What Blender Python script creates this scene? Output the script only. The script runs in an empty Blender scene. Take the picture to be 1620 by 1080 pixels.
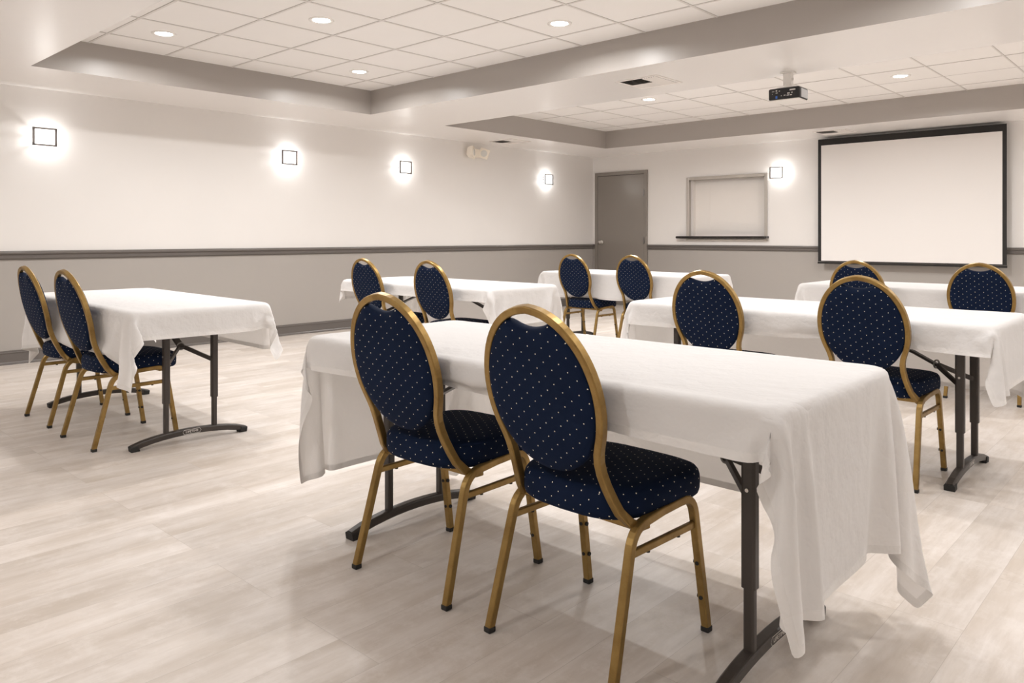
import bpy, bmesh, math, random
from mathutils import Vector, Matrix
PI = math.pi
SC = bpy.context.scene
COL = SC.collection
random.seed(7)

# ------------------------------------------------------------------ camera
CAMH = 1.105
YAW = 0.7483
cam = bpy.data.cameras.new('camera')
cam.sensor_width = 36.0
cam.lens = 1212.47 / 1620 * 36
cam.shift_y = -(540 - 374.42) / 1620
cam.clip_start = 0.05
camo = bpy.data.objects.new('camera', cam)
COL.objects.link(camo)
camo.location = (0, 0, CAMH)
camo.rotation_euler = (PI / 2, 0, YAW)
SC.camera = camo

# ------------------------------------------------------------------ world, exposure
w = bpy.data.worlds.new('world'); SC.world = w; w.use_nodes = True
w.node_tree.nodes['Background'].inputs[0].default_value = (1.0, 0.97, 0.94, 1)
w.node_tree.nodes['Background'].inputs[1].default_value = 0.3
SC.view_settings.view_transform = 'Standard'
SC.view_settings.look = 'None'
SC.view_settings.gamma = 1.0
SC.view_settings.use_curve_mapping = False
SC.view_settings.exposure = 0.60
SC.cycles.max_bounces = 12
SC.cycles.diffuse_bounces = 8
SC.cycles.glossy_bounces = 4
SC.cycles.sample_clamp_indirect = 4.0
SC.cycles.use_denoising = True
SC.cycles.caustics_reflective = False
SC.cycles.caustics_refractive = False

DOWN_W = 14.0      # each recessed downlight
SCONCE_W = 2.1    # each wall sconce
WHITE = (1.0, 0.985, 0.975)

# room extents
XL, XR, YN, YB = -7.70, 3.6, -2.8, 10.27
ZS, ZT = 2.418, 2.674          # soffit and lay-in tile heights
R1 = (-6.72, 2.6, 1.80, 5.005)  # first recess x0,x1,y0,y1
R2 = (-6.75, 2.6, 6.10, 9.32)   # second recess

# ------------------------------------------------------------------ helpers
def mat(name, col, rough=0.5, metal=0.0, spec=0.5, sheen=0.0, emis=None, estr=0.0):
    m = bpy.data.materials.new(name); m.use_nodes = True
    b = m.node_tree.nodes['Principled BSDF']
    b.inputs['Base Color'].default_value = (*col, 1)
    b.inputs['Roughness'].default_value = rough
    b.inputs['Metallic'].default_value = metal
    b.inputs['Specular IOR Level'].default_value = spec
    b.inputs['Sheen Weight'].default_value = sheen
    if emis:
        b.inputs['Emission Color'].default_value = (*emis, 1)
        b.inputs['Emission Strength'].default_value = estr
    return m

class N:
    """tiny node-graph helper"""
    def __init__(s, m):
        s.t = m.node_tree; s.b = s.t.nodes['Principled BSDF']
    def n(s, typ, **kw):
        x = s.t.nodes.new(typ)
        for k, v in kw.items():
            setattr(x, k, v)
        return x
    def l(s, a, b):
        s.t.links.new(a, b)
    def math(s, op, a, b=None):
        x = s.n('ShaderNodeMath', operation=op)
        for i, v in enumerate((a, b)):
            if v is None: continue
            if isinstance(v, (int, float)): x.inputs[i].default_value = v
            else: s.l(v, x.inputs[i])
        return x.outputs[0]
    def vm(s, op, a, b=None):
        x = s.n('ShaderNodeVectorMath', operation=op)
        for i, v in enumerate((a, b)):
            if v is None: continue
            if isinstance(v, tuple): x.inputs[i].default_value = v
            else: s.l(v, x.inputs[i])
        return x
    def mix(s, f, a, b):
        x = s.n('ShaderNodeMix', data_type='RGBA')
        if isinstance(f, (int, float)): x.inputs[0].default_value = f
        else: s.l(f, x.inputs[0])
        for i, v in ((6, a), (7, b)):
            if isinstance(v, tuple): x.inputs[i].default_value = (*v, 1) if len(v) == 3 else v
            else: s.l(v, x.inputs[i])
        return x.outputs[2]
    def ramp(s, f, lo, hi):
        x = s.n('ShaderNodeMapRange'); s.l(f, x.inputs[0])
        x.inputs[1].default_value = lo; x.inputs[2].default_value = hi
        return x.outputs[0]
    def noise(s, vec, scale, detail=3, rough=0.5):
        x = s.n('ShaderNodeTexNoise'); x.inputs['Scale'].default_value = scale
        x.inputs['Detail'].default_value = detail; x.inputs['Roughness'].default_value = rough
        if vec is not None: s.l(vec, x.inputs['Vector'])
        return x.outputs[0]
    def bump(s, h, strength, dist=0.01):
        x = s.n('ShaderNodeBump'); x.inputs['Strength'].default_value = strength
        x.inputs['Distance'].default_value = dist
        s.l(h, x.inputs['Height']); s.l(x.outputs[0], s.b.inputs['Normal'])

def paint(name, col, rough, var=0.03, bump=0.04, scale=1.2):
    m = mat(name, col, rough); g = N(m)
    co = g.n('ShaderNodeTexCoord').outputs['Object']
    f = g.noise(co, scale, 4)
    d = tuple(c * (1 - var) for c in col); e = tuple(min(1, c * (1 + var)) for c in col)
    g.l(g.mix(f, d, e), g.b.inputs['Base Color'])
    g.bump(g.noise(co, 160, 2), bump, 0.002)
    return m

M = {}
M['wall_up'] = paint('cream wall paint', (0.79, 0.77, 0.75), 0.55)
M['wall_lo'] = paint('grey wall paint', (0.38, 0.355, 0.33), 0.5)
M['soffit'] = paint('cream soffit paint', (0.88, 0.86, 0.845), 0.27, 0.02, 0.06)
M['soffit'].node_tree.nodes['Principled BSDF'].inputs['Specular IOR Level'].default_value = 0.9
M['fascia'] = paint('grey fascia paint', (0.41, 0.38, 0.355), 0.36, 0.03, 0.05)
M['trim'] = paint('dark grey trim paint', (0.13, 0.116, 0.106), 0.3, 0.04, 0.03)
M['door'] = paint('grey door paint', (0.22, 0.197, 0.173), 0.24, 0.03, 0.04)
M['door'].node_tree.nodes['Principled BSDF'].inputs['Specular IOR Level'].default_value = 0.9
M['steel'] = mat('brushed steel', (0.60, 0.57, 0.53), 0.30, 1.0)
M['steel_dark'] = mat('dark steel', (0.25, 0.24, 0.23), 0.35, 1.0)
M['black'] = mat('black plastic', (0.012, 0.011, 0.012), 0.35)
M['blackrub'] = mat('black rubber', (0.015, 0.014, 0.013), 0.7)
M['tile'] = paint('ceiling tile', (0.90, 0.885, 0.87), 0.9, 0.02, 0.35, 3)
M['grid'] = mat('ceiling grid', (0.74, 0.715, 0.69), 0.5)
M['score'] = mat('tile joint', (0.36, 0.34, 0.32), 0.8)
M['vent'] = mat('vent enamel', (0.80, 0.765, 0.735), 0.4)
M['dark'] = mat('dark duct', (0.03, 0.028, 0.026), 0.8)
M['screen'] = mat('matte projection fabric', (0.80, 0.78, 0.765), 0.85)
M['screen_b'] = mat('black screen border', (0.010, 0.008, 0.007), 0.6)
M['shutter'] = paint('cream shutter', (0.80, 0.765, 0.73), 0.6)
M['counter'] = mat('black counter', (0.012, 0.010, 0.009), 0.22)
M['plastic'] = mat('ivory plastic', (0.90, 0.84, 0.74), 0.4)
M['lens'] = mat('lamp lens', (0.75, 0.75, 0.72), 0.2)
M['lit_disc'] = mat('lit lamp disc', (0.9, 0.9, 0.9), 0.5, emis=(1, 0.97, 0.94), estr=14)
M['lit_glass'] = mat('lit frosted glass', (0.9, 0.9, 0.9), 0.5, emis=(1, 0.97, 0.94), estr=2.6)
M['lamp_frame'] = mat('dark lamp frame', (0.22, 0.20, 0.19), 0.5)
M['ring'] = mat('lamp trim ring', (0.85, 0.83, 0.80), 0.4)
M['bronze'] = mat('bronze tube enamel', (0.040, 0.032, 0.027), 0.38)
M['tabletop'] = mat('grey table plastic', (0.48, 0.46, 0.43), 0.5)
M['whiteink'] = mat('white ink', (0.75, 0.72, 0.68), 0.5)
M['blue'] = mat('blue sticker', (0.03, 0.15, 0.6), 0.4)
M['silver'] = mat('silver plastic', (0.45, 0.45, 0.45), 0.35, 0.3)

def floor_mat():
    m = mat('vinyl planks', (0.6, 0.52, 0.45), 0.42); g = N(m)
    co = g.n('ShaderNodeTexCoord').outputs['Object']
    mp = g.n('ShaderNodeMapping'); mp.inputs['Rotation'].default_value = (0, 0, PI / 2)
    g.l(co, mp.inputs['Vector']); v = mp.outputs[0]      # planks run along world y
    br = g.n('ShaderNodeTexBrick'); g.l(v, br.inputs['Vector'])
    br.offset = 0.37; br.offset_frequency = 3
    br.inputs['Scale'].default_value = 1.0
    br.inputs['Mortar Size'].default_value = 0.0007
    br.inputs['Mortar Smooth'].default_value = 0.3
    br.inputs['Brick Width'].default_value = 1.22
    br.inputs['Row Height'].default_value = 0.178
    br.inputs['Color1'].default_value = (0, 0, 0, 1)
    br.inputs['Color2'].default_value = (1, 1, 1, 1)
    br.inputs['Mortar'].default_value = (0.5, 0.5, 0.5, 1)
    # per-plank offset
    off = g.vm('SCALE', br.outputs['Color']); off.inputs['Scale'].default_value = 7.0
    p = g.vm('ADD', v, off.outputs[0]).outputs[0]
    st = g.n('ShaderNodeMapping'); st.inputs['Scale'].default_value = (0.9, 4.6, 1); g.l(p, st.inputs['Vector'])
    n1 = g.noise(st.outputs[0], 1.7, 5, 0.6)
    st2 = g.n('ShaderNodeMapping'); st2.inputs['Scale'].default_value = (3.0, 26, 1); g.l(p, st2.inputs['Vector'])
    n2 = g.noise(st2.outputs[0], 2.0, 7, 0.7)
    n3 = g.noise(p, 8.0, 8, 0.75)
    a = g.mix(g.ramp(n1, 0.34, 0.66), (0.54, 0.475, 0.415), (0.70, 0.65, 0.61))
    b = g.mix(g.math('MULTIPLY', g.ramp(n2, 0.45, 0.75), 0.34), a, (0.42, 0.36, 0.305))
    c = g.mix(g.math('MULTIPLY', g.ramp(n3, 0.50, 0.74), 0.60), b, (0.79, 0.75, 0.72))
    n4 = g.noise(p, 1.6, 5, 0.6)
    c = g.mix(g.math('MULTIPLY', g.ramp(n4, 0.50, 0.72), 0.55), c, (0.50, 0.435, 0.365))
    tone = g.n('ShaderNodeHueSaturation'); g.l(c, tone.inputs['Color'])
    g.l(g.math('ADD', g.math('MULTIPLY', br.outputs['Color'], 0.10), 0.95), tone.inputs['Value'])
    d = g.mix(g.math('MULTIPLY', br.outputs['Fac'], 0.42), tone.outputs[0], (0.22, 0.18, 0.15))
    g.l(d, g.b.inputs['Base Color'])
    g.l(g.math('ADD', g.math('MULTIPLY', n3, 0.25), 0.30), g.b.inputs['Roughness'])
    g.bump(g.math('ADD', n2, g.math('MULTIPLY', br.outputs['Fac'], -2.0)), 0.08, 0.002)
    return m
M['floor'] = floor_mat()

def fabric_mat():
    m = mat('navy dotted fabric', (0.010, 0.017, 0.048), 0.8, spec=0.12); g = N(m)
    uv = g.n('ShaderNodeUVMap').outputs[0]
    SX, SY = 0.049, 0.036
    p = g.vm('DIVIDE', uv, (SX, SY, 1)).outputs[0]
    def dist(q):
        fr = g.vm('FRACTION', q).outputs[0]
        c = g.vm('SUBTRACT', fr, (0.5, 0.5, 0)).outputs[0]
        s = g.vm('MULTIPLY', c, (SX, SY, 0)).outputs[0]
        return g.vm('LENGTH', s).outputs['Value']
    d = g.math('MINIMUM', dist(p), dist(g.vm('ADD', p, (0.5, 0.5, 0)).outputs[0]))
    mask = g.math('LESS_THAN', d, 0.0016)
    n = g.noise(g.n('ShaderNodeTexCoord').outputs['Object'], 9, 4)
    base = g.mix(n, (0.0025, 0.0075, 0.024), (0.005, 0.013, 0.040))
    g.l(g.mix(mask, base, (0.92, 0.84, 0.68)), g.b.inputs['Base Color'])
    g.b.inputs['Sheen Weight'].default_value = 0.03
    g.b.inputs['Sheen Roughness'].default_value = 0.4
    g.b.inputs['Sheen Tint'].default_value = (0.25, 0.4, 0.8, 1)
    g.bump(g.noise(g.n('ShaderNodeTexCoord').outputs['Object'], 900, 2), 0.25, 0.001)
    return m
M['fabric'] = fabric_mat()

def gold_mat():
    m = mat('gold enamel', (0.33, 0.205, 0.065), 0.32, 0.7); g = N(m)
    n = g.noise(g.n('ShaderNodeTexCoord').outputs['Object'], 14, 5, 0.65)
    g.l(g.mix(g.ramp(n, 0.35, 0.7), (0.36, 0.235, 0.078), (0.24, 0.145, 0.043)), g.b.inputs['Base Color'])
    g.l(g.math('ADD', g.math('MULTIPLY', n, 0.2), 0.26), g.b.inputs['Roughness'])
    return m
M['gold'] = gold_mat()

def cloth_mat():
    m = mat('white table linen', (0.88, 0.88, 0.885), 0.85, spec=0.15); g = N(m)
    # UV = cloth metres; y/x distance from the hem stored in second uv map 'hem'
    uvn = g.n('ShaderNodeUVMap'); uvn.uv_map = 'cloth'
    hem = g.n('ShaderNodeUVMap'); hem.uv_map = 'hem'
    sep = g.n('ShaderNodeSeparateXYZ'); g.l(hem.outputs[0], sep.inputs[0])
    e = g.math('MINIMUM', sep.outputs[0], sep.outputs[1])
    hm = g.math('LESS_THAN', e, 0.022)
    n = g.math('ADD', g.noise(uvn.outputs[0], 4, 3, 0.5), g.math('MULTIPLY', g.math('ABSOLUTE', g.math('SUBTRACT', g.noise(uvn.outputs[0], 7, 4, 0.55), 0.5)), 1.4))
    wv = g.noise(uvn.outputs[0], 700, 2)
    g.l(g.mix(hm, (0.88, 0.88, 0.885), (0.80, 0.79, 0.78)), g.b.inputs['Base Color'])
    g.bump(g.math('ADD', n, g.math('MULTIPLY', wv, 0.02)), 0.5, 0.02)
    tr = g.n('ShaderNodeBsdfTranslucent'); tr.inputs[0].default_value = (0.86, 0.82, 0.78, 1)
    mx = g.n('ShaderNodeMixShader')
    g.l(g.math('SUBTRACT', 0.30, g.math('MULTIPLY', hm, 0.22)), mx.inputs[0])
    g.l(g.b.outputs[0], mx.inputs[1]); g.l(tr.outputs[0], mx.inputs[2])
    g.l(mx.outputs[0], g.t.nodes['Material Output'].inputs['Surface'])
    return m
M['cloth'] = cloth_mat()

class MB:
    """collects shapes and links them as one mesh object"""
    def __init__(s):
        s.v = []; s.f = []; s.mi = []; s.sm = []
    def add(s, vs, fs, mi=0, smooth=False):
        b = len(s.v); s.v += [tuple(x) for x in vs]
        for f in fs:
            s.f.append(tuple(b + i for i in f)); s.mi.append(mi); s.sm.append(smooth)
    def box(s, x0, x1, y0, y1, z0, z1, mi=0):
        vs = [(x, y, z) for z in (z0, z1) for y in (y0, y1) for x in (x0, x1)]
        s.add(vs, [(0, 2, 3, 1), (4, 5, 7, 6), (0, 1, 5, 4), (2, 6, 7, 3), (0, 4, 6, 2), (1, 3, 7, 5)], mi)
        return s
    def cyl(s, p0, p1, r0, r1=None, n=16, mi=0, smooth=True):
        r1 = r0 if r1 is None else r1
        p0, p1 = Vector(p0), Vector(p1); d = (p1 - p0).normalized()
        a = d.orthogonal().normalized(); b = d.cross(a)
        vs = []
        for p, r in ((p0, r0), (p1, r1)):
            for i in range(n):
                t = 2 * PI * i / n; vs.append(p + (a * math.cos(t) + b * math.sin(t)) * r)
        s.add(vs, [(i, (i + 1) % n, n + (i + 1) % n, n + i) for i in range(n)], mi, smooth)
        s.add(vs[:n], [tuple(reversed(range(n)))], mi); s.add(vs[n:], [tuple(range(n))], mi)
        return s
    def lathe(s, prof, n=24, mi=0, M4=None, smooth=True):
        vs = []
        for r, z in prof:
            for i in range(n):
                t = 2 * PI * i / n; vs.append(Vector((r * math.cos(t), r * math.sin(t), z)))
        if M4 is not None: vs = [M4 @ v for v in vs]
        fs = [(k * n + i, k * n + (i + 1) % n, (k + 1) * n + (i + 1) % n, (k + 1) * n + i)
              for k in range(len(prof) - 1) for i in range(n)]
        s.add(vs, fs, mi, smooth)
        return s
    def sweep(s, pts, sec, side=Vector((1, 0, 0)), mi=0, smooth=False, cap=True):
        """sec: 2D outline (a along SIDE, b along tangent x side)"""
        pts = [Vector(p) for p in pts]; rings = []
        for i, p in enumerate(pts):
            t = (pts[min(i + 1, len(pts) - 1)] - pts[max(i - 1, 0)]).normalized()
            sd = side(i, p) if callable(side) else side
            sd = (sd - t * sd.dot(t)).normalized(); nn = t.cross(sd)
            rings.append([p + sd * a + nn * b for a, b in sec])
        n = len(sec); vs = [v for r in rings for v in r]
        s.add(vs, [(k * n + i, k * n + (i + 1) % n, (k + 1) * n + (i + 1) % n, (k + 1) * n + i)
                   for k in range(len(rings) - 1) for i in range(n)], mi, smooth)
        if cap:
            s.add(rings[0], [tuple(reversed(range(n)))], mi); s.add(rings[-1], [tuple(range(n))], mi)
        return s
    def build(s, name, mats, parent=None, bevel=0, loc=None, seg=2):
        me = bpy.data.meshes.new(name)
        me.from_pydata([tuple(v) for v in s.v], [], s.f); me.update()
        for m in (mats if isinstance(mats, (list, tuple)) else [mats]): me.materials.append(m)
        for p, mi, sm in zip(me.polygons, s.mi, s.sm):
            p.material_index = mi; p.use_smooth = sm
        bm = bmesh.new(); bm.from_mesh(me)
        bmesh.ops.recalc_face_normals(bm, faces=bm.faces); bm.to_mesh(me); bm.free()
        o = bpy.data.objects.new(name, me); COL.objects.link(o)
        if parent is not None: o.parent = parent
        if loc: o.location = loc
        if bevel:
            b = o.modifiers.new('bevel', 'BEVEL'); b.width = bevel; b.segments = seg
            b.limit_method = 'ANGLE'; b.angle_limit = math.radians(40)
        return o

def rrect(a, b, c):
    """rounded (chamfered) rectangle section, half sizes a,b, corner c"""
    k = c * 0.35
    return [(a, -b + c), (a, b - c), (a - k, b - k), (a - c, b), (-a + c, b), (-a + k, b - k), (-a, b - c),
            (-a, -b + c), (-a + k, -b + k), (-a + c, -b), (a - c, -b), (a - k, -b + k)]

def fillet(pts, rad, n=7):
    """round the inner corners of a polyline"""
    pts = [Vector(p) for p in pts]; out = [pts[0]]
    for i in range(1, len(pts) - 1):
        r = rad[i] if isinstance(rad, dict) else rad
        a = (pts[i - 1] - pts[i]); b = (pts[i + 1] - pts[i])
        d = min(r, a.length * .48, b.length * .48)
        p0 = pts[i] + a.normalized() * d; p2 = pts[i] + b.normalized() * d
        for k in range(n + 1):
            t = k / n
            out.append(p0 * (1 - t) ** 2 + pts[i] * 2 * t * (1 - t) + p2 * t * t)
    out.append(pts[-1]); return out

def thing(name, label, cat, loc=(0, 0, 0), rz=0, group=None):
    o = bpy.data.objects.new(name, None); COL.objects.link(o)
    o.location = loc; o.rotation_euler = (0, 0, rz)
    o.empty_display_size = 0.1
    return tag(o, label, cat, group)
def tag(o, label, cat, group=None):
    o['label'] = label; o['category'] = cat
    if group: o['group'] = group
    return o
def struct(o):
    o['kind'] = 'structure'; return o
def copy_tree(o, parent=None):
    c = o.copy(); COL.objects.link(c)
    if parent is not None: c.parent = parent
    for ch in list(o.children): copy_tree(ch, c)
    return c
def uvbox(o):
    """planar box-projected uv in metres"""
    me = o.data; uv = me.uv_layers.new(name='UVMap')
    for p in me.polygons:
        n = p.normal; ax = max(range(3), key=lambda i: abs(n[i]) * (1.25 if i == 2 else 1))
        for li in p.loop_indices:
            c = me.vertices[me.loops[li].vertex_index].co
            uv.data[li].uv = ((c.y, c.z), (c.x, c.z), (c.x, c.y))[ax]

# ------------------------------------------------------------------ setting
struct(MB().box(XL - .2, XR + .2, YN - .2, YB + .2, -0.1, 0).build('floor', M['floor']))
HR = 0.944   # two-tone split, behind the chair rail
b = MB()
b.box(XL - .15, XL, YN, YB, 0, HR, 1); b.box(XL - .15, XL, YN, YB, HR, ZT + .1, 0)
struct(b.build('wall_left', [M['wall_up'], M['wall_lo']]))
# opening of the serving hatch in the back wall
PX0, PX1, PZ0, PZ1 = -5.905, -4.695, 1.115, 1.965
DX0, DX1, DZ1 = -7.60, -6.65, 2.13
b = MB()
def wb(x0, x1, z0, z1):
    if z0 < HR < z1:
        b.box(x0, x1, YB, YB + .16, z0, HR, 1); b.box(x0, x1, YB, YB + .16, HR, z1, 0)
    else:
        b.box(x0, x1, YB, YB + .16, z0, z1, 1 if z1 <= HR else 0)
wb(XL - .15, DX0, 0, ZT + .1); wb(DX0, DX1, DZ1, ZT + .1); wb(DX1, PX0, 0, ZT + .1)
wb(PX0, PX1, 0, PZ0); wb(PX0, PX1, PZ1, ZT + .1); wb(PX1, XR + .15, 0, ZT + .1)
struct(b.build('wall_back', [M['wall_up'], M['wall_lo']]))
b = MB(); b.box(XR, XR + .15, YN, YB, 0, HR, 1); b.box(XR, XR + .15, YN, YB, HR, ZT + .1, 0)
struct(b.build('wall_right', [M['wall_up'], M['wall_lo']]))
b = MB(); b.box(XL, XR, YN - .15, YN, 0, HR, 1); b.box(XL, XR, YN - .15, YN, HR, ZT + .1, 0)
struct(b.build('wall_front', [M['wall_up'], M['wall_lo']]))

# lay-in tile field, soffit and tile grid
ceil = struct(MB().box(XL - .15, XR + .15, YN - .15, YB + .15, ZT, ZT + .1).build('ceiling', M['tile']))
b = MB()
def soff(x0, x1, y0, y1):
    vs = [(x, y, z) for z in (ZS, ZT) for y in (y0, y1) for x in (x0, x1)]
    b.add(vs, [(0, 2, 3, 1)], 0); b.add(vs, [(0, 1, 5, 4), (2, 6, 7, 3), (0, 4, 6, 2), (1, 3, 7, 5)], 1)
soff(XL, XR, YN, R1[2]); soff(XL, R1[0], R1[2], R1[3]); soff(R1[1], XR, R1[2], R1[3])
soff(XL, XR, R1[3], R2[2]); soff(XL, R2[0], R2[2], R2[3]); soff(R2[1], XR, R2[2], R2[3]); soff(XL, XR, R2[3], YB)
b.build('soffit', [M['soffit'], M['fascia']], ceil)
b = MB(); HW = 0.009
def tee(x0, x1, y0, y1):
    b.box(x0, x1, y0, y1, ZT - .004, ZT + .002)
    g0 = .0018   # shadow reveal on both sides
    if x1 - x0 < y1 - y0:
        b.box(x0 - g0, x0, y0, y1, ZT - .001, ZT + .001, 1); b.box(x1, x1 + g0, y0, y1, ZT - .001, ZT + .001, 1)
    else:
        b.box(x0, x1, y0 - g0, y0, ZT - .001, ZT + .001, 1); b.box(x0, x1, y1, y1 + g0, ZT - .001, ZT + .001, 1)
def grid(R, xs, ys):
    for x in xs: tee(x - HW, x + HW, R[2], R[3])
    for y in ys:
        px = R[0]
        for x in list(xs) + [R[1]]:
            tee(px + (HW if px > R[0] else 0), x - (HW if x < R[1] else 0), y - HW, y + HW); px = x
xs1 = [-6.305 + .6096 * k for k in range(15) if -6.305 + .6096 * k < R1[1] - .1]
grid(R1, xs1, [2.2125 + .6096 * k for k in range(5)])
xs2 = [-6.32 + .6155 * k for k in range(15) if -6.32 + .6155 * k < R2[1] - .1]
for x in xs2: tee(x - HW * .7, x + HW * .7, R2[2], R2[3])
for y in (6.54, 7.76, 8.975): 
    for x0, x1 in zip([R2[0]] + xs2, xs2 + [R2[1]]): tee(x0 + HW, x1 - HW, y - HW * .6, y + HW * .6)
for y in (7.15, 8.37):
    b.box(R2[0], R2[1], y - .0025, y + .0025, ZT - .001, ZT + .001, 1)
b.build('tile_grid', [M['grid'], M['score']], ceil)

# chair rail and baseboards (moulded profiles swept along the wall)
RAIL = [(0, .905), (.010, .905), (.012, .913), (.020, .917), (.020, .945), (.026, .950), (.034, .957), (.034, .967), (.026, .974), (.018, .976), (.012, .982), (0, .982)]
BASE = [(0, 0), (.026, 0), (.024, .010), (.016, .018), (.014, .022), (.014, .094), (.018, .098), (.018, .104), (.010, .110), (.010, .116), (0, .120)]
def mould(name, prof, p0, p1, inward, m):
    p0, p1, inward = Vector(p0), Vector(p1), Vector(inward)
    b = MB(); vs = [p + inward * a + Vector((0, 0, z)) for p in (p0, p1) for a, z in prof]; n = len(prof)
    b.add(vs, [(i, (i + 1) % n, n + (i + 1) % n, n + i) for i in range(n)] + [tuple(range(n)), tuple(range(2 * n - 1, n - 1, -1))])
    return struct(b.build(name, m))
mould('trim_1', RAIL, (XL, YN, 0), (XL, YB, 0), (1, 0, 0), M['trim'])
mould('trim_2', RAIL, (DX1 + .03, YB, 0), (XR, YB, 0), (0, -1, 0), M['trim'])
mould('trim_3', RAIL, (XL, YB, 0), (DX0 - .03, YB, 0), (0, -1, 0), M['trim'])
mould('trim_4', RAIL, (XR, YN, 0), (XR, YB, 0), (-1, 0, 0), M['trim'])
mould('trim_5', RAIL, (XL, YN, 0), (XR, YN, 0), (0, 1, 0), M['trim'])
mould('baseboard_left', BASE, (XL, YN, 0), (XL, YB, 0), (1, 0, 0), M['trim'])
mould('baseboard_back', BASE, (DX1 + .03, YB, 0), (XR, YB, 0), (0, -1, 0), M['trim'])
mould('baseboard_right', BASE, (XR, YN, 0), (XR, YB, 0), (-1, 0, 0), M['trim'])
mould('baseboard_front', BASE, (XL, YN, 0), (XR, YN, 0), (0, 1, 0), M['trim'])

# door with frame, knob and hinges
b = MB(); fx0, fx1, fz = -7.635, -6.625, 2.155; t = .055
b.box(fx0, fx0 + t, YB - .03, YB + .14, 0, fz); b.box(fx1 - t, fx1, YB - .03, YB + .14, 0, fz)
b.box(fx0 + t, fx1 - t, YB - .03, YB + .14, fz - t, fz)
b.box(fx0 + t, fx0 + t + .012, YB + .02, YB + .14, 0, fz - t); b.box(fx1 - t - .012, fx1 - t, YB + .02, YB + .14, 0, fz - t)
b.box(fx0 + t, fx1 - t, YB + .02, YB + .14, fz - t - .012, fz - t)
door = struct(b.build('door_1', M['door'], bevel=.003))
MB().box(fx0 + t + .003, fx1 - t - .004, YB - .022, YB + .018, .008, fz - t - .004).build('door_leaf', M['door'], door, bevel=.002)
R = Matrix.Translation((-7.505, YB - .022, 1.015)) @ Matrix.Rotation(PI / 2, 4, 'X')
MB().lathe([(0, 0), (.034, 0), (.034, .006), (.026, .010), (.012, .014), (.011, .034), (.020, .040), (.028, .050), (.029, .060), (.024, .068), (.012, .072), (0, .073)], 24, M4=R).build('door_knob', M['steel'], door)
for z in (1.80, 1.05, .22):
    MB().cyl((fx1 - t - .002, YB - .034, z - .05), (fx1 - t - .002, YB - .034, z + .05), .009).box(fx1 - t - .016, fx1 - t + .012, YB - .030, YB - .024, z - .05, z + .05).build('door_hinge', M['steel_dark'], door)

# serving hatch: steel frame, shutter behind, black counter
hat = struct(MB().box(PX0 - .03, PX0 + .012, YB - .018, YB + .16, PZ0 - .06, PZ1 + .03)
             .box(PX1 - .012, PX1 + .03, YB - .018, YB + .16, PZ0 - .06, PZ1 + .03)
             .box(PX0 + .012, PX1 - .012, YB - .018, YB + .16, PZ1 - .012, PZ1 + .03)
             .box(PX0 - .03, PX1 + .03, YB - .018, YB - .001, PZ0 - .07, PZ0 - .045).build('window_1', M['steel'], bevel=.004))
b = MB(); b.box(PX0 + .012, PX1 - .012, YB + .11, YB + .13, PZ0, PZ1 - .012)
b.box(PX0 + .012, PX0 + .055, YB + .05, YB + .11, PZ0, PZ1 - .012)
b.box(PX0 + .30, PX0 + .304, YB + .108, YB + .112, PZ0, PZ1 - .012)
b.build('shutter', M['shutter'], hat)
cn = MB(); cn.box(-6.075, -4.645, YB - .10, YB + .11, PZ0 - .036, PZ0 + .0)
cn.build('counter', M['counter'], hat, bevel=.014, seg=4)

# ------------------------------------------------------------------ lights of the room and unseen fill lamps
def downlight(x, y, z, label, power=DOWN_W):
    t = thing('ceiling_light', label, 'ceiling light', (x, y, z), 0, 'recessed ceiling downlights')
    MB().lathe([(.062, -.0015), (.075, -.007), (.088, -.006), (.092, 0), (.092, .01)], 32).build('trim_ring', M['ring'], t)
    MB().lathe([(0, -.003), (.062, -.003), (.064, .01)], 32).build('lit_disc', M['lit_disc'], t)
    ld = bpy.data.lights.new('downlight', 'AREA'); ld.shape = 'DISK'; ld.size = .12
    ld.energy = power; ld.color = WHITE; ld.spread = math.radians(165)
    lo = bpy.data.objects.new('downlight_glow', ld); COL.objects.link(lo); lo.parent = t; lo.location = (0, 0, -.012)
    return t
SEEN = [(-6.00, 2.51, "round white downlight in the large recess, leftmost in the photo"),
        (-4.79, 3.13, 'round white downlight in the middle of the large ceiling recess above the left-hand table'),
        (-6.02, 4.35, 'round white downlight near the inner corner of the large ceiling recess'),
        (-3.58, 4.37, 'round white downlight in the large ceiling recess beside the wide beam'),
        (-4.81, 7.48, 'round white downlight in the rear recess just past the beam air vent'),
        (-2.31, 8.06, 'round white downlight in the rear recess in front of the projection screen')]
for x, y, l in SEEN: downlight(x, y, ZT, l, DOWN_W if y < 5 else DOWN_W * (3.6 if x < -4 else 1.3))
for x, y in ((-3.58, 2.51), (-2.36, 3.13), (-1.14, 2.51), (-1.14, 4.37), (1.30, 4.37), (1.30, 2.51), (.08, 3.13), (.12, 7.48), (2.0, 7.8)):
    downlight(x, y, ZT, 'round white downlight further along the ceiling recess, out of the picture', DOWN_W * (.52 if y < 5 else 2.2))
for x, y in ((-6.3, -.6), (-4.0, -1.2), (-1.7, -.6), (.6, -1.2)):  # added fill: unseen downlights that brighten the room from behind the camera
    downlight(x, y, ZS, 'unseen fill downlight added in the low soffit behind the camera', DOWN_W * .8)

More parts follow.
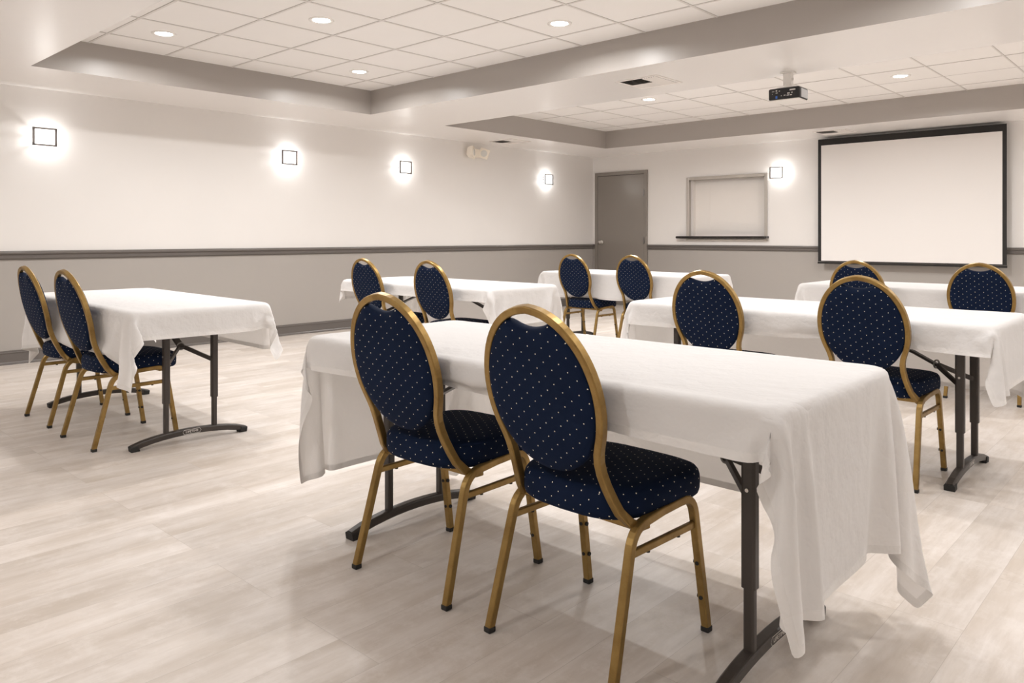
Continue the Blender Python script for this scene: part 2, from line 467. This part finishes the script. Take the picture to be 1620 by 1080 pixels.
def sconce_proto():
    t = bpy.data.objects.new('wall_sconce', None); COL.objects.link(t)   # local: wall at x=0, room +x, width along y
    MB().box(0, .012, -.035, .035, -.05, .05).cyl((.012, 0, 0), (.040, 0, 0), .008).build('wall_plate', M['steel'], t, bevel=.003)
    fw, fh, b_ = .096, .080, .017
    f = MB(); x0, x1 = .088, .100
    f.box(x0, x1, -fw, -fw + b_, -fh, fh); f.box(x0, x1, fw - b_, fw, -fh, fh)
    f.box(x0, x1, -fw + b_, fw - b_, fh - b_ * .85, fh); f.box(x0, x1, -fw + b_, fw - b_, -fh, -fh + b_ * .85)
    for sy, sz in ((-1, 1), (-1, -1), (1, 1), (1, -1)):
        f.add([(x0, sy * fw, sz * fh), (x0, sy * (fw - .03), sz * fh), (x0, sy * fw, sz * (fh - .03)),
               (x1, sy * fw, sz * fh), (x1, sy * (fw - .03), sz * fh), (x1, sy * fw, sz * (fh - .03))],
              [(0, 1, 2), (3, 5, 4), (0, 3, 4, 1), (1, 4, 5, 2), (0, 2, 5, 3)])
    f.build('frame', M['lamp_frame'], t)
    MB().box(.078, .086, -fw + .004, fw - .004, -fh + .004, fh - .004).build('glass_panel', M['lit_glass'], t)
    a = MB()
    a.cyl((.008, -.05, .0), (.082, -.086, .0), .007, n=8)
    a.cyl((.008, -.03, .035), (.082, -.075, .070), .006, n=8); a.cyl((.008, -.03, -.035), (.082, -.075, -.070), .006, n=8)
    a.build('bracket_arm', M['lamp_frame'], t)
    MB().lathe([(0, -.012), (.012, -.010), (.014, 0), (.012, .014), (0, .020)], 16, M4=Matrix.Translation((.05, .015, 0))).build('bulb', M['lit_disc'], t)
    ld = bpy.data.lights.new('sconce_light', 'POINT'); ld.shadow_soft_size = .014; ld.energy = SCONCE_W; ld.color = WHITE
    lo = bpy.data.objects.new('bulb_glow', ld); COL.objects.link(lo); lo.parent = t; lo.location = (.066, .02, 0)
    return t
SZ = 1.985
sp = sconce_proto()
S = [(XL, 2.147, 0, 'square glowing wall sconce on the long wall, leftmost in the photo'),
     (XL, 4.56, 0, 'square glowing wall sconce on the long wall, second from the near end'),
     (XL, 6.21, 0, 'square glowing wall sconce on the long wall beside the emergency lamp'),
     (XL, 9.03, 0, 'square glowing wall sconce on the long wall nearest the grey door'),
     (-4.50, YB, -PI / 2, 'square glowing wall sconce between serving hatch and projection screen'),
     (-1.22, YB, -PI / 2, 'square glowing wall sconce beyond the projection screen, out of the picture'),
     (XL, -.3, 0, 'square glowing wall sconce on the long wall, out of the picture'),
     (XR, 2.1, PI, 'unseen fill sconce added on the far side wall, out of the picture'),  # side-wall sconces are unseen fill for ceiling and cloth ends
     (XR, 4.6, PI, 'unseen fill sconce added on the far side wall, out of the picture'),
     (XR, 7.0, PI, 'unseen fill sconce added on the far side wall, out of the picture'),
     (-5.6, YN, PI / 2, 'unseen fill sconce added on the wall behind the camera'),  # front-wall sconces are added, unseen, to brighten soffit and fascias
     (-2.4, YN, PI / 2, 'unseen fill sconce added on the wall behind the camera'),
     (.8, YN, PI / 2, 'unseen fill sconce added on the wall behind the camera')]
for i, (x, y, rz, l) in enumerate(S):
    o = sp if i == 0 else copy_tree(sp)
    o.location = (x, y, SZ); o.rotation_euler = (0, 0, rz); tag(o, l, 'wall lamp', 'square wall sconces')
    k = 11 if x == XR else 17 if y == YN else 1  # extra power for the unseen fill sconces on right and front walls
    for c in o.children:
        if c.type == 'LIGHT' and k != 1: c.data = c.data.copy(); c.data.energy = SCONCE_W * k

# ------------------------------------------------------------------ air vents
def vent(x, y, rz, label):
    t = thing('air_vent', label, 'air vent', (x, y, ZS), rz, 'square ceiling air vents')
    s = .205; f = MB()
    f.box(-s, s, -s, -s + .03, -.006, 0).box(-s, s, s - .03, s, -.006, 0).box(-s, -s + .03, -s + .03, s - .03, -.006, 0).box(s - .03, s, -s + .03, s - .03, -.006, 0)
    f.build('vent_frame', M['vent'], t, bevel=.002)
    MB().box(-s + .03, s - .03, -s + .03, s - .03, -.0015, 0).build('duct_opening', M['dark'], t)
    sl = MB()
    i0 = s - .03
    for k in range(6):       # louvres of the far half run along y
        yy = .02 + k * .026
        sl.add([(-i0, yy, -.002), (.04, yy, -.002), (.04, yy + .010, -.009), (-i0, yy + .010, -.009)], [(0, 1, 2, 3)])
    for k in range(6):
        xx = .045 + k * .022
        sl.add([(xx, -i0, -.010), (xx, i0, -.010), (xx + .013, i0, -.004), (xx + .013, -i0, -.004)], [(0, 1, 2, 3)])
    for k in range(7):
        yy = -i0 + k * .027
        sl.add([(-i0, yy, -.012), (.04, yy, -.012), (.04, yy + .025, -.003), (-i0, yy + .025, -.003)], [(0, 1, 2, 3)])
    sl.build('louvre', M['vent'], t)
    return t
vent(-3.57, 5.55, 0, 'square white air vent with louvres under the wide ceiling beam')
vent(-7.20, 7.72, 0, 'square air vent in the soffit above the emergency lamp')
vent(-3.56, 9.78, 0, 'square air vent in the soffit just above the projection screen')

# ------------------------------------------------------------------ emergency lamp
t = thing('emergency_light', 'ivory emergency lamp with two tilted heads high on the long wall', 'emergency light', (XL, 7.50, 2.275))
MB().box(0, .06, -.11, .11, -.06, .055).build('battery_box', M['plastic'], t, bevel=.008)
for sy, tw in ((-1, .5), (1, -.9)):
    Mx = Matrix.Translation((.085, sy * .13, -.005)) @ Matrix.Rotation(tw, 4, 'Z') @ Matrix.Rotation(-.35, 4, 'X') @ Matrix.Rotation(PI / 2, 4, 'Y')
    h = MB()
    vs = []
    for z, r in ((-.045, .052), (.02, .070), (.045, .070)):
        for a in range(4): vs.append(Mx @ Vector((r * (1 if a in (0, 3) else -1), r * (1 if a < 2 else -1), z)))
    h.add(vs, [(k * 4 + i, k * 4 + (i + 1) % 4, k * 4 + 4 + (i + 1) % 4, k * 4 + 4 + i) for k in range(2) for i in range(4)] + [(0, 1, 2, 3), (8, 9, 10, 11)])
    hd = h.build('lamp_head', M['plastic'], t, bevel=.005)
    MB().lathe([(0, .047), (.045, .047), (.048, .044)], 20, M4=Mx).build('lens', M['lens'], hd)

# ------------------------------------------------------------------ projector
t = thing('projector', 'black ceiling projector on a white bracket under the wide beam', 'projector', (-2.545, 5.98, ZS), math.radians(2))
MB().box(-.05, .05, -.04, .04, -.012, 0).box(-.032, .032, -.025, .025, -.105, -.012).cyl((-.042, 0, -.06), (.042, 0, -.06), .010).build('mount_bracket', M['ring'], t, bevel=.003)
MB().box(-.07, .07, -.055, .055, -.136, -.124).cyl((0, 0, -.13), (0, 0, -.10), .03).build('mount_plate', M['ring'], t, bevel=.003)
MB().box(-.125, .125, -.095, .095, -.228, -.136).build('body', M['black'], t, bevel=.014, seg=3)
MB().box(-.12, .12, -.09, .09, -.236, -.226).build('underside', M['ring'], t, bevel=.006)
MB().box(.1252, .1265, -.06, .075, -.218, -.15).build('side_grille', M['silver'], t)
MB().lathe([(.034, 0), (.038, .004), (.038, .022), (.030, .024), (.026, .016), (0, .012)], 24, M4=Matrix.Translation((.070, .093, -.185)) @ Matrix.Rotation(-PI / 2, 4, 'X')).build('lens', M['black'], t)
for x, z, w_, h_ in ((.070, -.130, .045, .010), (-.085, -.131, .020, .004), (-.058, -.127, .011, .009), (-.056, -.144, .016, .005), (-.034, -.131, .009, .005),
                     (.038, -.155, .020, .008), (.066, -.152, .009, .009), (.008, -.168, .014, .006), (.034, -.170, .019, .006), (.058, -.170, .016, .006), (-.018, -.170, .007, .005), (-.09, -.15, .004, .004)):
    MB().box(x - w_ / 2, x + w_ / 2, -.0962, -.0948, z - .03 - h_ / 2, z - .03 + h_ / 2).build('port', M['whiteink'], t)
MB().box(-.065, -.050, -.0962, -.0948, -.218, -.198).build('sticker', M['blue'], t)

# ------------------------------------------------------------------ projection screen
t = thing('projection_screen', 'large white projection screen with a black border hanging on the back wall', 'projection screen', (-2.858, YB, 0))
hx, zt, zb = 1.062, 2.385, .752
y0 = -.115
MB().box(-hx, hx, y0, y0 + .004, zb + .03, zt).build('black_border', M['screen_b'], t)
MB().box(-hx + .042, hx - .042, y0 - .0015, y0 - .0002, zb + .040, zt - .082).build('screen_surface', M['screen'], t)
MB().box(-hx - .004, hx + .004, y0 - .008, y0 + .012, zb, zb + .026).build('bottom_bar', M['screen_b'], t, bevel=.004)
MB().cyl((-hx + .02, y0 + .035, zt - .045), (hx - .02, y0 + .035, zt - .045), .030).box(-hx + .02, hx - .02, y0 + .03, y0 + .113, zt - .04, zt - .02).build('roller_case', M['screen_b'], t)

# ------------------------------------------------------------------ banquet chair
def make_chair():
    t = bpy.data.objects.new('banquet_chair', None); COL.objects.link(t)  # origin: floor, between the rear feet; front is +y
    tube = rrect(.0112, .0112, .0030)
    def yz(z):      # lean of the back hoop
        P = [(.36, .112), (.40, .076), (.456, .045), (.53, .015), (.61, -.008), (.70, -.030), (.80, -.054), (.94, -.092)]
        for (z0, y0), (z1, y1) in zip(P, P[1:]):
            if z <= z1: return y0 + (y1 - y0) * (z - z0) / (z1 - z0)
        return P[-1][1]
    # hoop outline x(z), from the left end down, over the top, to the right end
    CZ, RZ, RX = .695, .228, .191
    side = []
    for k in range(0, 25):
        a = PI * .5 * k / 24 * 1.43        # from the top down past the widest point
        side.append((RX * math.sin(a), CZ + RZ * math.cos(a)))
    side += [(.152, .515), (.155, .48), (.163, .44), (.173, .41)]
    half = [Vector((x, yz(z), z)) for x, z in side]
    # smooth
    for _ in range(3):
        half = [half[0]] + [(half[i - 1] + half[i] * 2 + half[i + 1]) / 4 for i in range(1, len(half) - 1)] + [half[-1]]
    half += [Vector((.186, .094, .383)), Vector((.190, .112, .371)), Vector((.192, .136, .366)), Vector((.193, .160, .366))]
    path = [Vector((-p.x, p.y, p.z)) for p in reversed(half[1:])] + half
    cen = Vector((0, -.03, .66))
    def sd(i, p):   # section side points across the hoop plane (front-back)
        d = Vector((0, 1, .27)) if p.z > .44 else Vector((0, 1, .27)).lerp(Vector((1 if p.x > 0 else -1, 0.0, 0)), min(1, (.44 - p.z) / .07))
        if p.x < 0 and p.z <= .44: d = Vector((0, 1, .27)).lerp(Vector((1, 0.0, 0)), min(1, (.44 - p.z) / .07))
        return d
    MB().sweep(path, rrect(.0125, .0105, .0035), side=lambda i, p: Vector((0, 1, .27)) if p.z > .40 else Vector((0, .6, .9)), smooth=False).build('back_frame', M['gold'], t)
    # legs: rear and front tube meet in the middle of the side rail
    for s in (-1, 1):
        X = lambda x: s * x
        rear = fillet([(X(.215), -.012, .012), (X(.203), .086, .374), (X(.200), .22, .386)], {1: .055})
        front = fillet([(X(.213), .420, .012), (X(.203), .360, .394), (X(.200), .22, .386)], {1: .055})
        for pts, fr in ((rear, 0), (front, 1)):
            lg = MB().sweep(pts, tube, side=Vector((1, 0, 0))).build('leg', M['gold'], t)
            p = pts[0]
            MB().box(p.x - .0125, p.x + .0125, p.y - .0125, p.y + .0125, 0, .016).build('foot_cap', M['blackrub'], lg, bevel=.003)
            if fr:
                for z in (.20, .10):
                    k = (z - .012) / (.395 - .012); px = X(.213 - .010 * k); py = .420 - .060 * k
                    MB().cyl((px - s * .009, py, z), (px - s * .016, py, z), .0065, n=10).build('bumper', M['blackrub'], lg)
                    MB().cyl((px, py - .009, z), (px, py - .014, z), .0055, n=10).build('bumper', M['blackrub'], lg)
            else:
                for z in (.17,):
                    k = (z - .012) / (.374 - .012); px = X(.215 - .012 * k); py = -.012 + .098 * k
                    MB().cyl((px, py + .009, z), (px, py + .014, z), .0055, n=10).build('bumper', M['blackrub'], lg)
        st = MB().sweep([(X(.2035), .072, .311), (X(.2035), .372, .311)], rrect(.007, .010, .003), side=Vector((1, 0, 0))).build('stretcher', M['gold'], t)
        for y in (.15, .29):
            MB().cyl((X(.2035), y, .304), (X(.2035), y, .297), .006, n=10).build('bumper', M['blackrub'], st)
    # cross rails beneath the seat
    MB().sweep([(-.192, .10, .376), (.192, .10, .376)], rrect(.009, .009, .003), side=Vector((0, 1, 0))).sweep([(-.192, .34, .376), (.192, .34, .376)], rrect(.009, .009, .003), side=Vector((0, 1, 0))).build('seat_frame', M['gold'], t)
    # seat cushion: rounded trapezoid
    def outline(n=64):
        out = []
        for i in range(n):
            a = 2 * PI * i / n; c, s_ = math.cos(a), math.sin(a)
            e = 2 / 5.0
            x = abs(c) ** e * (1 if c > 0 else -1); y = abs(s_) ** e * (1 if s_ > 0 else -1)
            hw = .200 + .016 * (y + 1) / 2 - (.018 if y < 0 else 0) * (y * y)
            yy = .250 + .198 * y
            if y < 0: yy -= .018 * (1 - x * x) * abs(y)      # bowed rear edge
            else: yy += .010 * (1 - x * x) * y
            out.append(Vector((hw * x, yy, 0)))
        return out
    O = outline(); n = len(O); C = Vector((0, .25, 0))
    rings = []
    for sc, z in ((.90, .386), (.955, .384), (.985, .390), (1.0, .402), (1.004, .420), (1.0, .438), (.985, .450), (.955, .459), (.90, .464), (.75, .469), (.5, .472), (.25, .474)):
        rings.append([C + (p - C) * sc + Vector((0, 0, z)) for p in O])
    # keep the side rails free: cushion sits between and above them
    s_ = MB(); vs = [v for r in rings for v in r] + [Vector((0, .25, .475))]
    s_.add(vs, [(k * n + i, k * n + (i + 1) % n, (k + 1) * n + (i + 1) % n, (k + 1) * n + i) for k in range(len(rings) - 1) for i in range(n)]
           + [((len(rings) - 1) * n + i, (len(rings) - 1) * n + (i + 1) % n, len(rings) * n) for i in range(n)] + [tuple(reversed(range(n)))], 0, True)
    so = s_.build('seat', M['fabric'], t); uvbox(so)
    # padded back panel inside the hoop, scooped at the top
    pc = .700; hx_ = .1815; NA, NR = 88, 9
    def edge(a):
        x, z = hx_ * math.sin(a), pc + (.2115 if math.cos(a) > 0 else .206) * math.cos(a)
        if abs(x) < .072 and z > pc: z = min(z, .8935 - .019 * math.cos(abs(x) / .072 * PI / 2) ** .8)
        return x, z
    q = MB(); vs = []; fs = []
    prof = [(1.0, 0.0), (.995, .010), (.97, .019), (.90, .025), (.75, .030), (.5, .034), (.25, .036)]
    def V(a, r, d, sgn):
        x, z = edge(a); x *= r; z = pc - .01 + (z - pc + .01) * r
        return Vector((x, yz(z) + sgn * d * (.72 if sgn < 0 else 1.0), z + sgn * d * .25))
    seq = [(r, d, -1) for r, d in reversed(prof)] + [(r, d, 1) for r, d in prof[1:]]
    for r, d, sg in seq:
        for i in range(NA): vs.append(V(2 * PI * i / NA, r, d, sg))
    K = len(seq)
    c0 = len(vs); vs.append(V(0, 0, .037, -1)); vs.append(V(0, 0, .037, 1))
    fs += [(k * NA + i, k * NA + (i + 1) % NA, (k + 1) * NA + (i + 1) % NA, (k + 1) * NA + i) for k in range(K - 1) for i in range(NA)]
    fs += [(i, (i + 1) % NA, c0) for i in range(NA)] + [((K - 1) * NA + i, (K - 1) * NA + (i + 1) % NA, c0 + 1) for i in range(NA)]
    q.add(vs, fs, 0, True)
    po = q.build('backrest', M['fabric'], t); 
    uv = po.data.uv_layers.new(name='UVMap')
    for p_ in po.data.polygons:
        for li in p_.loop_indices:
            c = po.data.vertices[po.data.loops[li].vertex_index].co; uv.data[li].uv = (c.x, c.z)
    return t
chair0 = make_chair()
GA = 'gold framed banquet chairs with navy dotted upholstery'
CH = [  # x, y (between rear feet), rotation, label
    (-1.905, 1.540, .03, "navy dotted banquet chair, further of the two at the foreground table"),
    (-1.291, 1.535, -.035, "navy dotted banquet chair nearest of all, its whole seat showing at the foreground table"),
    (-5.19, 1.44, 0, "navy banquet chair seen edge-on at the lone table, leftmost chair of all"),
    (-4.470, 1.43, .03, "navy banquet chair seen edge-on at the lone table, with cloth hanging over its seat"),
    (-5.10, 3.80, 0, "navy oval-back chair, left one at the second-row table below the second wall lamp"),
    (-4.265, 3.77, 0, "navy oval-back chair, right one at the second-row table below the third wall lamp"),
    (-1.965, 3.635, 0, "navy oval-back chair directly behind the middle of the foreground table"),
    (-1.19, 3.63, -.02, "navy oval-back chair behind the foreground table corner, beside dark folding legs"),
    (-4.80, 6.13, 0, "navy oval-back chair in the back row, just left of the grey door"),
    (-4.10, 6.15, 0, "navy oval-back chair in the back row with the grey door behind it"),
    (-1.98, 5.91, 0, "navy oval-back chair below the screen, only its top arc above another chair"),
    (-1.185, 5.89, 0, "navy oval-back chair in the back row under the screen's right-hand lower corner")]
for i, (x, y, r, l) in enumerate(CH):
    o = chair0 if i == 0 else copy_tree(chair0)
    o.location = (x, y, 0); o.rotation_euler = (0, 0, r); tag(o, l, 'chair', GA)

# ------------------------------------------------------------------ folding tables
TL, TW, TH = 1.83, .762, .727
def make_table():
    t = bpy.data.objects.new('folding_table', None); COL.objects.link(t)
    MB().sweep([(0, 0, TH - .045), (0, 0, TH - .007)], [(x, y) for x, y in rounded(TL / 2 - .008, TW / 2 - .008, .075)], side=Vector((1, 0, 0))).build('tabletop', M['tabletop'], t, bevel=.006)
    for s in (-1, 1):
        ft = []
        for k in range(13):
            y = -.305 + .61 * k / 12; ft.append((0, y, .016 + .040 * (1 - (y / .305) ** 2) ** .8))
        foot = MB().sweep(ft, rrect(.018, .016, .006), side=Vector((1, 0, 0))).build('foot', M['bronze'], t)
        foot.location = (s * .73, 0, 0)
        for e in (-1, 1):
            MB().sweep([(0, e * .275, .017), (0, e * .312, .011)], rrect(.022, .0165, .006), side=Vector((1, 0, 0))).box(-.02, .02, min(e * .268, e * .308), max(e * .268, e * .308), 0, .01).build('end_cap', M['blackrub'], foot, bevel=.002)
        for y in (-.13, .13):
            lg = MB().sweep([(0, 0, .048), (0, 0, .26)], rrect(.0145, .0125, .006), side=Vector((1, 0, 0))).build('leg', M['bronze'], t)
            lg.location = (s * .73, y, 0)
            MB().sweep([(0, 0, .222), (0, 0, TH - .045)], rrect(.019, .0165, .007), side=Vector((1, 0, 0))).build('outer_tube', M['bronze'], lg)
            MB().cyl((s * -.0, -.02 if y < 0 else .02, .47), (s * -.0, -.0165 if y < 0 else .0165, .47), .005, n=10).build('rivet', M['steel'], lg)
        # wishbone brace: arms from both posts to a ring, then a bar up to the top
        hx2 = s * .60; hz2 = .50
        br = MB()
        for y in (-.13, .13): br.sweep([(s * .725, y * .9, .43), (hx2 + s * .01, y * .12, hz2 - .006)], rrect(.011, .006, .002), side=Vector((0, 0, 1)))
        br.build('brace_arm', M['bronze'], t)
        MB().sweep([(hx2 + s * .015, 0, hz2 - .01), (hx2 - s * .10, 0, hz2 + .048), (s * .12, 0, TH - .05)], rrect(.019, .006, .003), side=Vector((0, 1, 0))).build('brace_bar', M['bronze'], t)
        MB().lathe([(.016, -.003), (.022, -.003), (.022, .003), (.016, .003), (.016, -.003)], 20, M4=Matrix.Translation((hx2, 0, hz2)) @ Matrix.Rotation(PI / 2, 4, 'Y') @ Matrix.Rotation(s * .35, 4, 'X')).build('lock_ring', M['steel_dark'], t)
        MB().cyl((s * .73, -.13, TH - .06), (s * .73, .13, TH - .06), .014).build('crossbar', M['bronze'], t)
    return t
def rounded(a, b, r, n=6):
    out = []
    for cx, cy, a0 in ((a - r, b - r, 0), (-a + r, b - r, PI / 2), (-a + r, -b + r, PI), (a - r, -b + r, 1.5 * PI)):
        for k in range(n + 1):
            th = a0 + PI / 2 * k / n; out.append((cx + r * math.cos(th), cy + r * math.sin(th)))
    return out
table0 = make_table()
TB = [  # x, y, rz, label, cloth overhang left,right,near,far, cloth label
    (-1.605, 1.955, 0, 'folding table with dark bronze legs under the foreground cloth', .53, .48, .125, .46, 'white tablecloth on the foreground table, hanging long over its near corner'),
    (-4.83, 1.880, -.030, 'folding table with arched dark legs standing apart near the long wall', .28, .145, .36, .27, 'white tablecloth on the separate table near the long wall, draped over its chair seats'),
    (-4.70, 4.235, -.015, 'folding table in the second row nearest the long wall, mostly under its cloth', .17, .27, .10, .42, 'white tablecloth on the second-row table nearest the long wall'),
    (-1.600, 4.05, -.01, 'folding table in the second row with dark legs and braces showing', .34, .29, .13, .40, 'white tablecloth on the second-row table behind the foreground one, a pointed corner hanging'),
    (-4.46, 6.61, 0, 'folding table in the back row in front of the grey door', .17, .15, .27, .30, 'white tablecloth on the back-row table in front of the grey door'),
    (-1.56, 6.36, 0, 'folding table in the back row in front of the projection screen', .27, .45, .25, .56, 'white tablecloth on the back-row table in front of the projection screen')]
NX, SEATC = 0.024, None

def make_cloth(ov, seats, seed):
    hl, hr, hn, hf = ov
    x0, x1, y0, y1 = -TL / 2 - hl, TL / 2 + hr, -TW / 2 - hn, TW / 2 + hf
    nx = int(round((x1 - x0) / NX)); ny = int(round((y1 - y0) / NX))
    rnd = random.Random(seed)
    co = []; rest = []
    for j in range(ny + 1):
        for i in range(nx + 1):
            x = x0 + (x1 - x0) * i / nx; y = y0 + (y1 - y0) * j / ny
            rest.append((x, y)); zz = TH + .006 + rnd.uniform(-.0008, .0008); d = -TW / 2 - .012 - y
            if d > 0:                      # near overhang starts folded down along the edge
                dn = min(d, .225); co.append((x, -TW / 2 - .012 + (d - dn), zz - dn))
            else: co.append((x, y, zz))
    fs = [(j * (nx + 1) + i, j * (nx + 1) + i + 1, (j + 1) * (nx + 1) + i + 1, (j + 1) * (nx + 1) + i) for j in range(ny) for i in range(nx)]
    me = bpy.data.meshes.new('tablecloth'); me.from_pydata(co, [], fs); me.update()
    ua = me.uv_layers.new(name='cloth'); ub = me.uv_layers.new(name='hem')
    for lp, a, b_ in zip(me.loops, ua.data, ub.data):
        x, y = rest[lp.vertex_index]; a.uv = (x + 3 * seed, y)
        b_.uv = (min(x - x0, x1 - x), min(y - y0, y1 - y))
    o = bpy.data.objects.new('tablecloth', me); COL.objects.link(o)
    vg = o.vertex_groups.new(name='pin')
    vg.add([k for k, (x, y) in enumerate(rest) if abs(x) < TL / 2 - .05 and abs(y) < TW / 2 - .05], 1.0, 'REPLACE')
    # colliders for the drape only
    cols = []
    def collider(b, thick=.006):
        c = b.build('drape_collider', M['tabletop']); c.modifiers.new('c', 'COLLISION')
        c.collision.thickness_outer = thick; c.collision.cloth_friction = 8; cols.append(c)
    b = MB(); out = rounded(TL / 2 - .004, TW / 2 - .004, .06)
    for k, (ins, z) in enumerate(((0, TH - .05), (0, TH - .012), (.004, TH - .004), (.010, TH - .001))):
        for x, y in out: b.v.append((x * (1 - ins / (TL / 2)), y * (1 - ins / (TW / 2)), z))
    n = len(out)
    for k in range(3):
        for i in range(n): b.f.append((k * n + i, k * n + (i + 1) % n, (k + 1) * n + (i + 1) % n, (k + 1) * n + i)); b.mi.append(0); b.sm.append(False)
    b.f += [tuple(range(n)), tuple(range(3 * n, 4 * n))]; b.mi += [0, 0]; b.sm += [False, False]
    collider(b)
    collider(MB().box(-2.5, 2.5, -2, 2, -.2, .0))
    for low, m4 in seats:
        b = MB(); vs = []
        for z, yb in ((.56, .050), (.70, .018), (.82, -.012), (.93, -.045)):
            for x, y in ((-.17, yb - .05), (.17, yb - .05), (.17, yb), (-.17, yb)): vs.append(m4 @ Vector((x, y, z)))
        b.add(vs, [(k * 4 + i, k * 4 + (i + 1) % 4, k * 4 + 4 + (i + 1) % 4, k * 4 + 4 + i) for k in range(3) for i in range(4)] + [(3, 2, 1, 0), (12, 13, 14, 15)])
        collider(b, .006)
        if not low: continue
        b = MB()
        vs = []
        for z in (.37, .455, .472):
            k = .03 if z > .46 else 0
            for x, y in ((-.19 + k, .058 + k), (.19 - k, .058 + k), (.213 - k, .45 - k), (-.213 + k, .45 - k)): vs.append(m4 @ Vector((x, y, z)))
        b.add(vs, [(0, 1, 5, 4), (1, 2, 6, 5), (2, 3, 7, 6), (3, 0, 4, 7), (4, 5, 9, 8), (5, 6, 10, 9), (6, 7, 11, 10), (7, 4, 8, 11), (8, 9, 10, 11), (3, 2, 1, 0)])
        collider(b, .008)
    md = o.modifiers.new('cloth', 'CLOTH'); s = md.settings
    s.quality = 7; s.mass = .25; s.tension_stiffness = 18; s.compression_stiffness = 18; s.shear_stiffness = 6; s.bending_stiffness = .03
    s.tension_damping = 8; s.compression_damping = 8; s.shear_damping = 8; s.bending_damping = .1; s.air_damping = 10.0
    s.vertex_group_mass = 'pin'; s.pin_stiffness = 1
    md.collision_settings.distance_min = .004; md.collision_settings.collision_quality = 4
    md.collision_settings.use_self_collision = False
    md.point_cache.frame_start = 1; md.point_cache.frame_end = 80
    return o, cols

SC.frame_start = 1; SC.frame_end = 80
SC.frame_set(1)
pend = []
for i, (x, y, rz, l, hl, hr, hn, hf, cl) in enumerate(TB):
    o = table0 if i == 0 else copy_tree(table0)
    o.location = (x, y, 0); o.rotation_euler = (0, 0, rz); tag(o, l, 'table', 'folding tables under white cloths')
    T4 = Matrix.Translation((x, y, 0)) @ Matrix.Rotation(rz, 4, 'Z')
    seats = []
    for (cx, cy, cr, _) in CH:
        if abs(cx - x) < 1.1 and -.8 < cy - y < 0:
            seats.append((hn > .24, T4.inverted() @ Matrix.Translation((cx, cy, 0)) @ Matrix.Rotation(cr, 4, 'Z')))
    off = Vector((0, 40 * (i + 1), 0))         # each cloth drapes on its own spot, then moves to its table
    c, cols = make_cloth((hl, hr, hn, hf), seats, i + 1)
    c.location = off
    for k in cols: k.location = off
    pend.append((c, cols, T4, cl))
bpy.context.view_layer.update()
for f in range(1, 64): SC.frame_set(f)
dg = bpy.context.evaluated_depsgraph_get()
for c, cols, T4, cl in pend:
    me = bpy.data.meshes.new_from_object(c.evaluated_get(dg)); old = c.data
    c.modifiers.clear(); c.data = me; c.vertex_groups.clear()
    c.location = T4.to_translation(); c.rotation_euler = (0, 0, T4.to_euler().z)
    me.materials.clear(); me.materials.append(M['cloth'])
    for p in me.polygons: p.use_smooth = True
    sb = c.modifiers.new('smooth', 'SUBSURF'); sb.levels = 1; sb.render_levels = 1
    tag(c, cl, 'tablecloth', 'white tablecloths')
    bpy.data.meshes.remove(old)
    for k in cols:
        m_ = k.data; bpy.data.objects.remove(k); bpy.data.meshes.remove(m_)
SC.frame_set(1)

# maker's word on the outer face of the feet that show it
def word_plate(tb, s):
    foot = [c for c in tb.children if c.name.startswith('foot') and (c.location.x > 0) == (s > 0)][0]
    cu = bpy.data.curves.new('foot_word', 'FONT'); cu.body = 'LIFETIME'; cu.size = .017; cu.align_x = 'CENTER'; cu.align_y = 'CENTER'; cu.extrude = .0004
    cu.space_character = 1.05
    tmp = bpy.data.objects.new('foot_word', cu); COL.objects.link(tmp)
    bpy.context.view_layer.update()
    me = bpy.data.meshes.new_from_object(tmp.evaluated_get(bpy.context.evaluated_depsgraph_get()))
    bpy.data.objects.remove(tmp)
    o = bpy.data.objects.new('foot_lettering', me); COL.objects.link(o)
    me.materials.clear(); me.materials.append(M['whiteink'])
    bm = bmesh.new(); bm.from_mesh(me)
    a, b_ = .050, .0125; pts = [(-a, 0), (-a + .008, b_), (a - .008, b_), (a, 0), (a - .008, -b_), (-a + .008, -b_)]
    for k in range(6):
        p, q = pts[k], pts[(k + 1) % 6]; i = .86
        bm.faces.new([bm.verts.new((p[0], p[1], 0)), bm.verts.new((q[0], q[1], 0)), bm.verts.new((q[0] * .975, q[1] * i, 0)), bm.verts.new((p[0] * .975, p[1] * i, 0))])
    bm.to_mesh(me); bm.free()
    o.parent = foot
    o.location = (s * .0188, 0, .056); o.rotation_euler = (PI / 2, 0, s * PI / 2); 
tabs = [o for o in COL.objects if o.name.startswith('folding_table')]
for tb in tabs: word_plate(tb, 1)
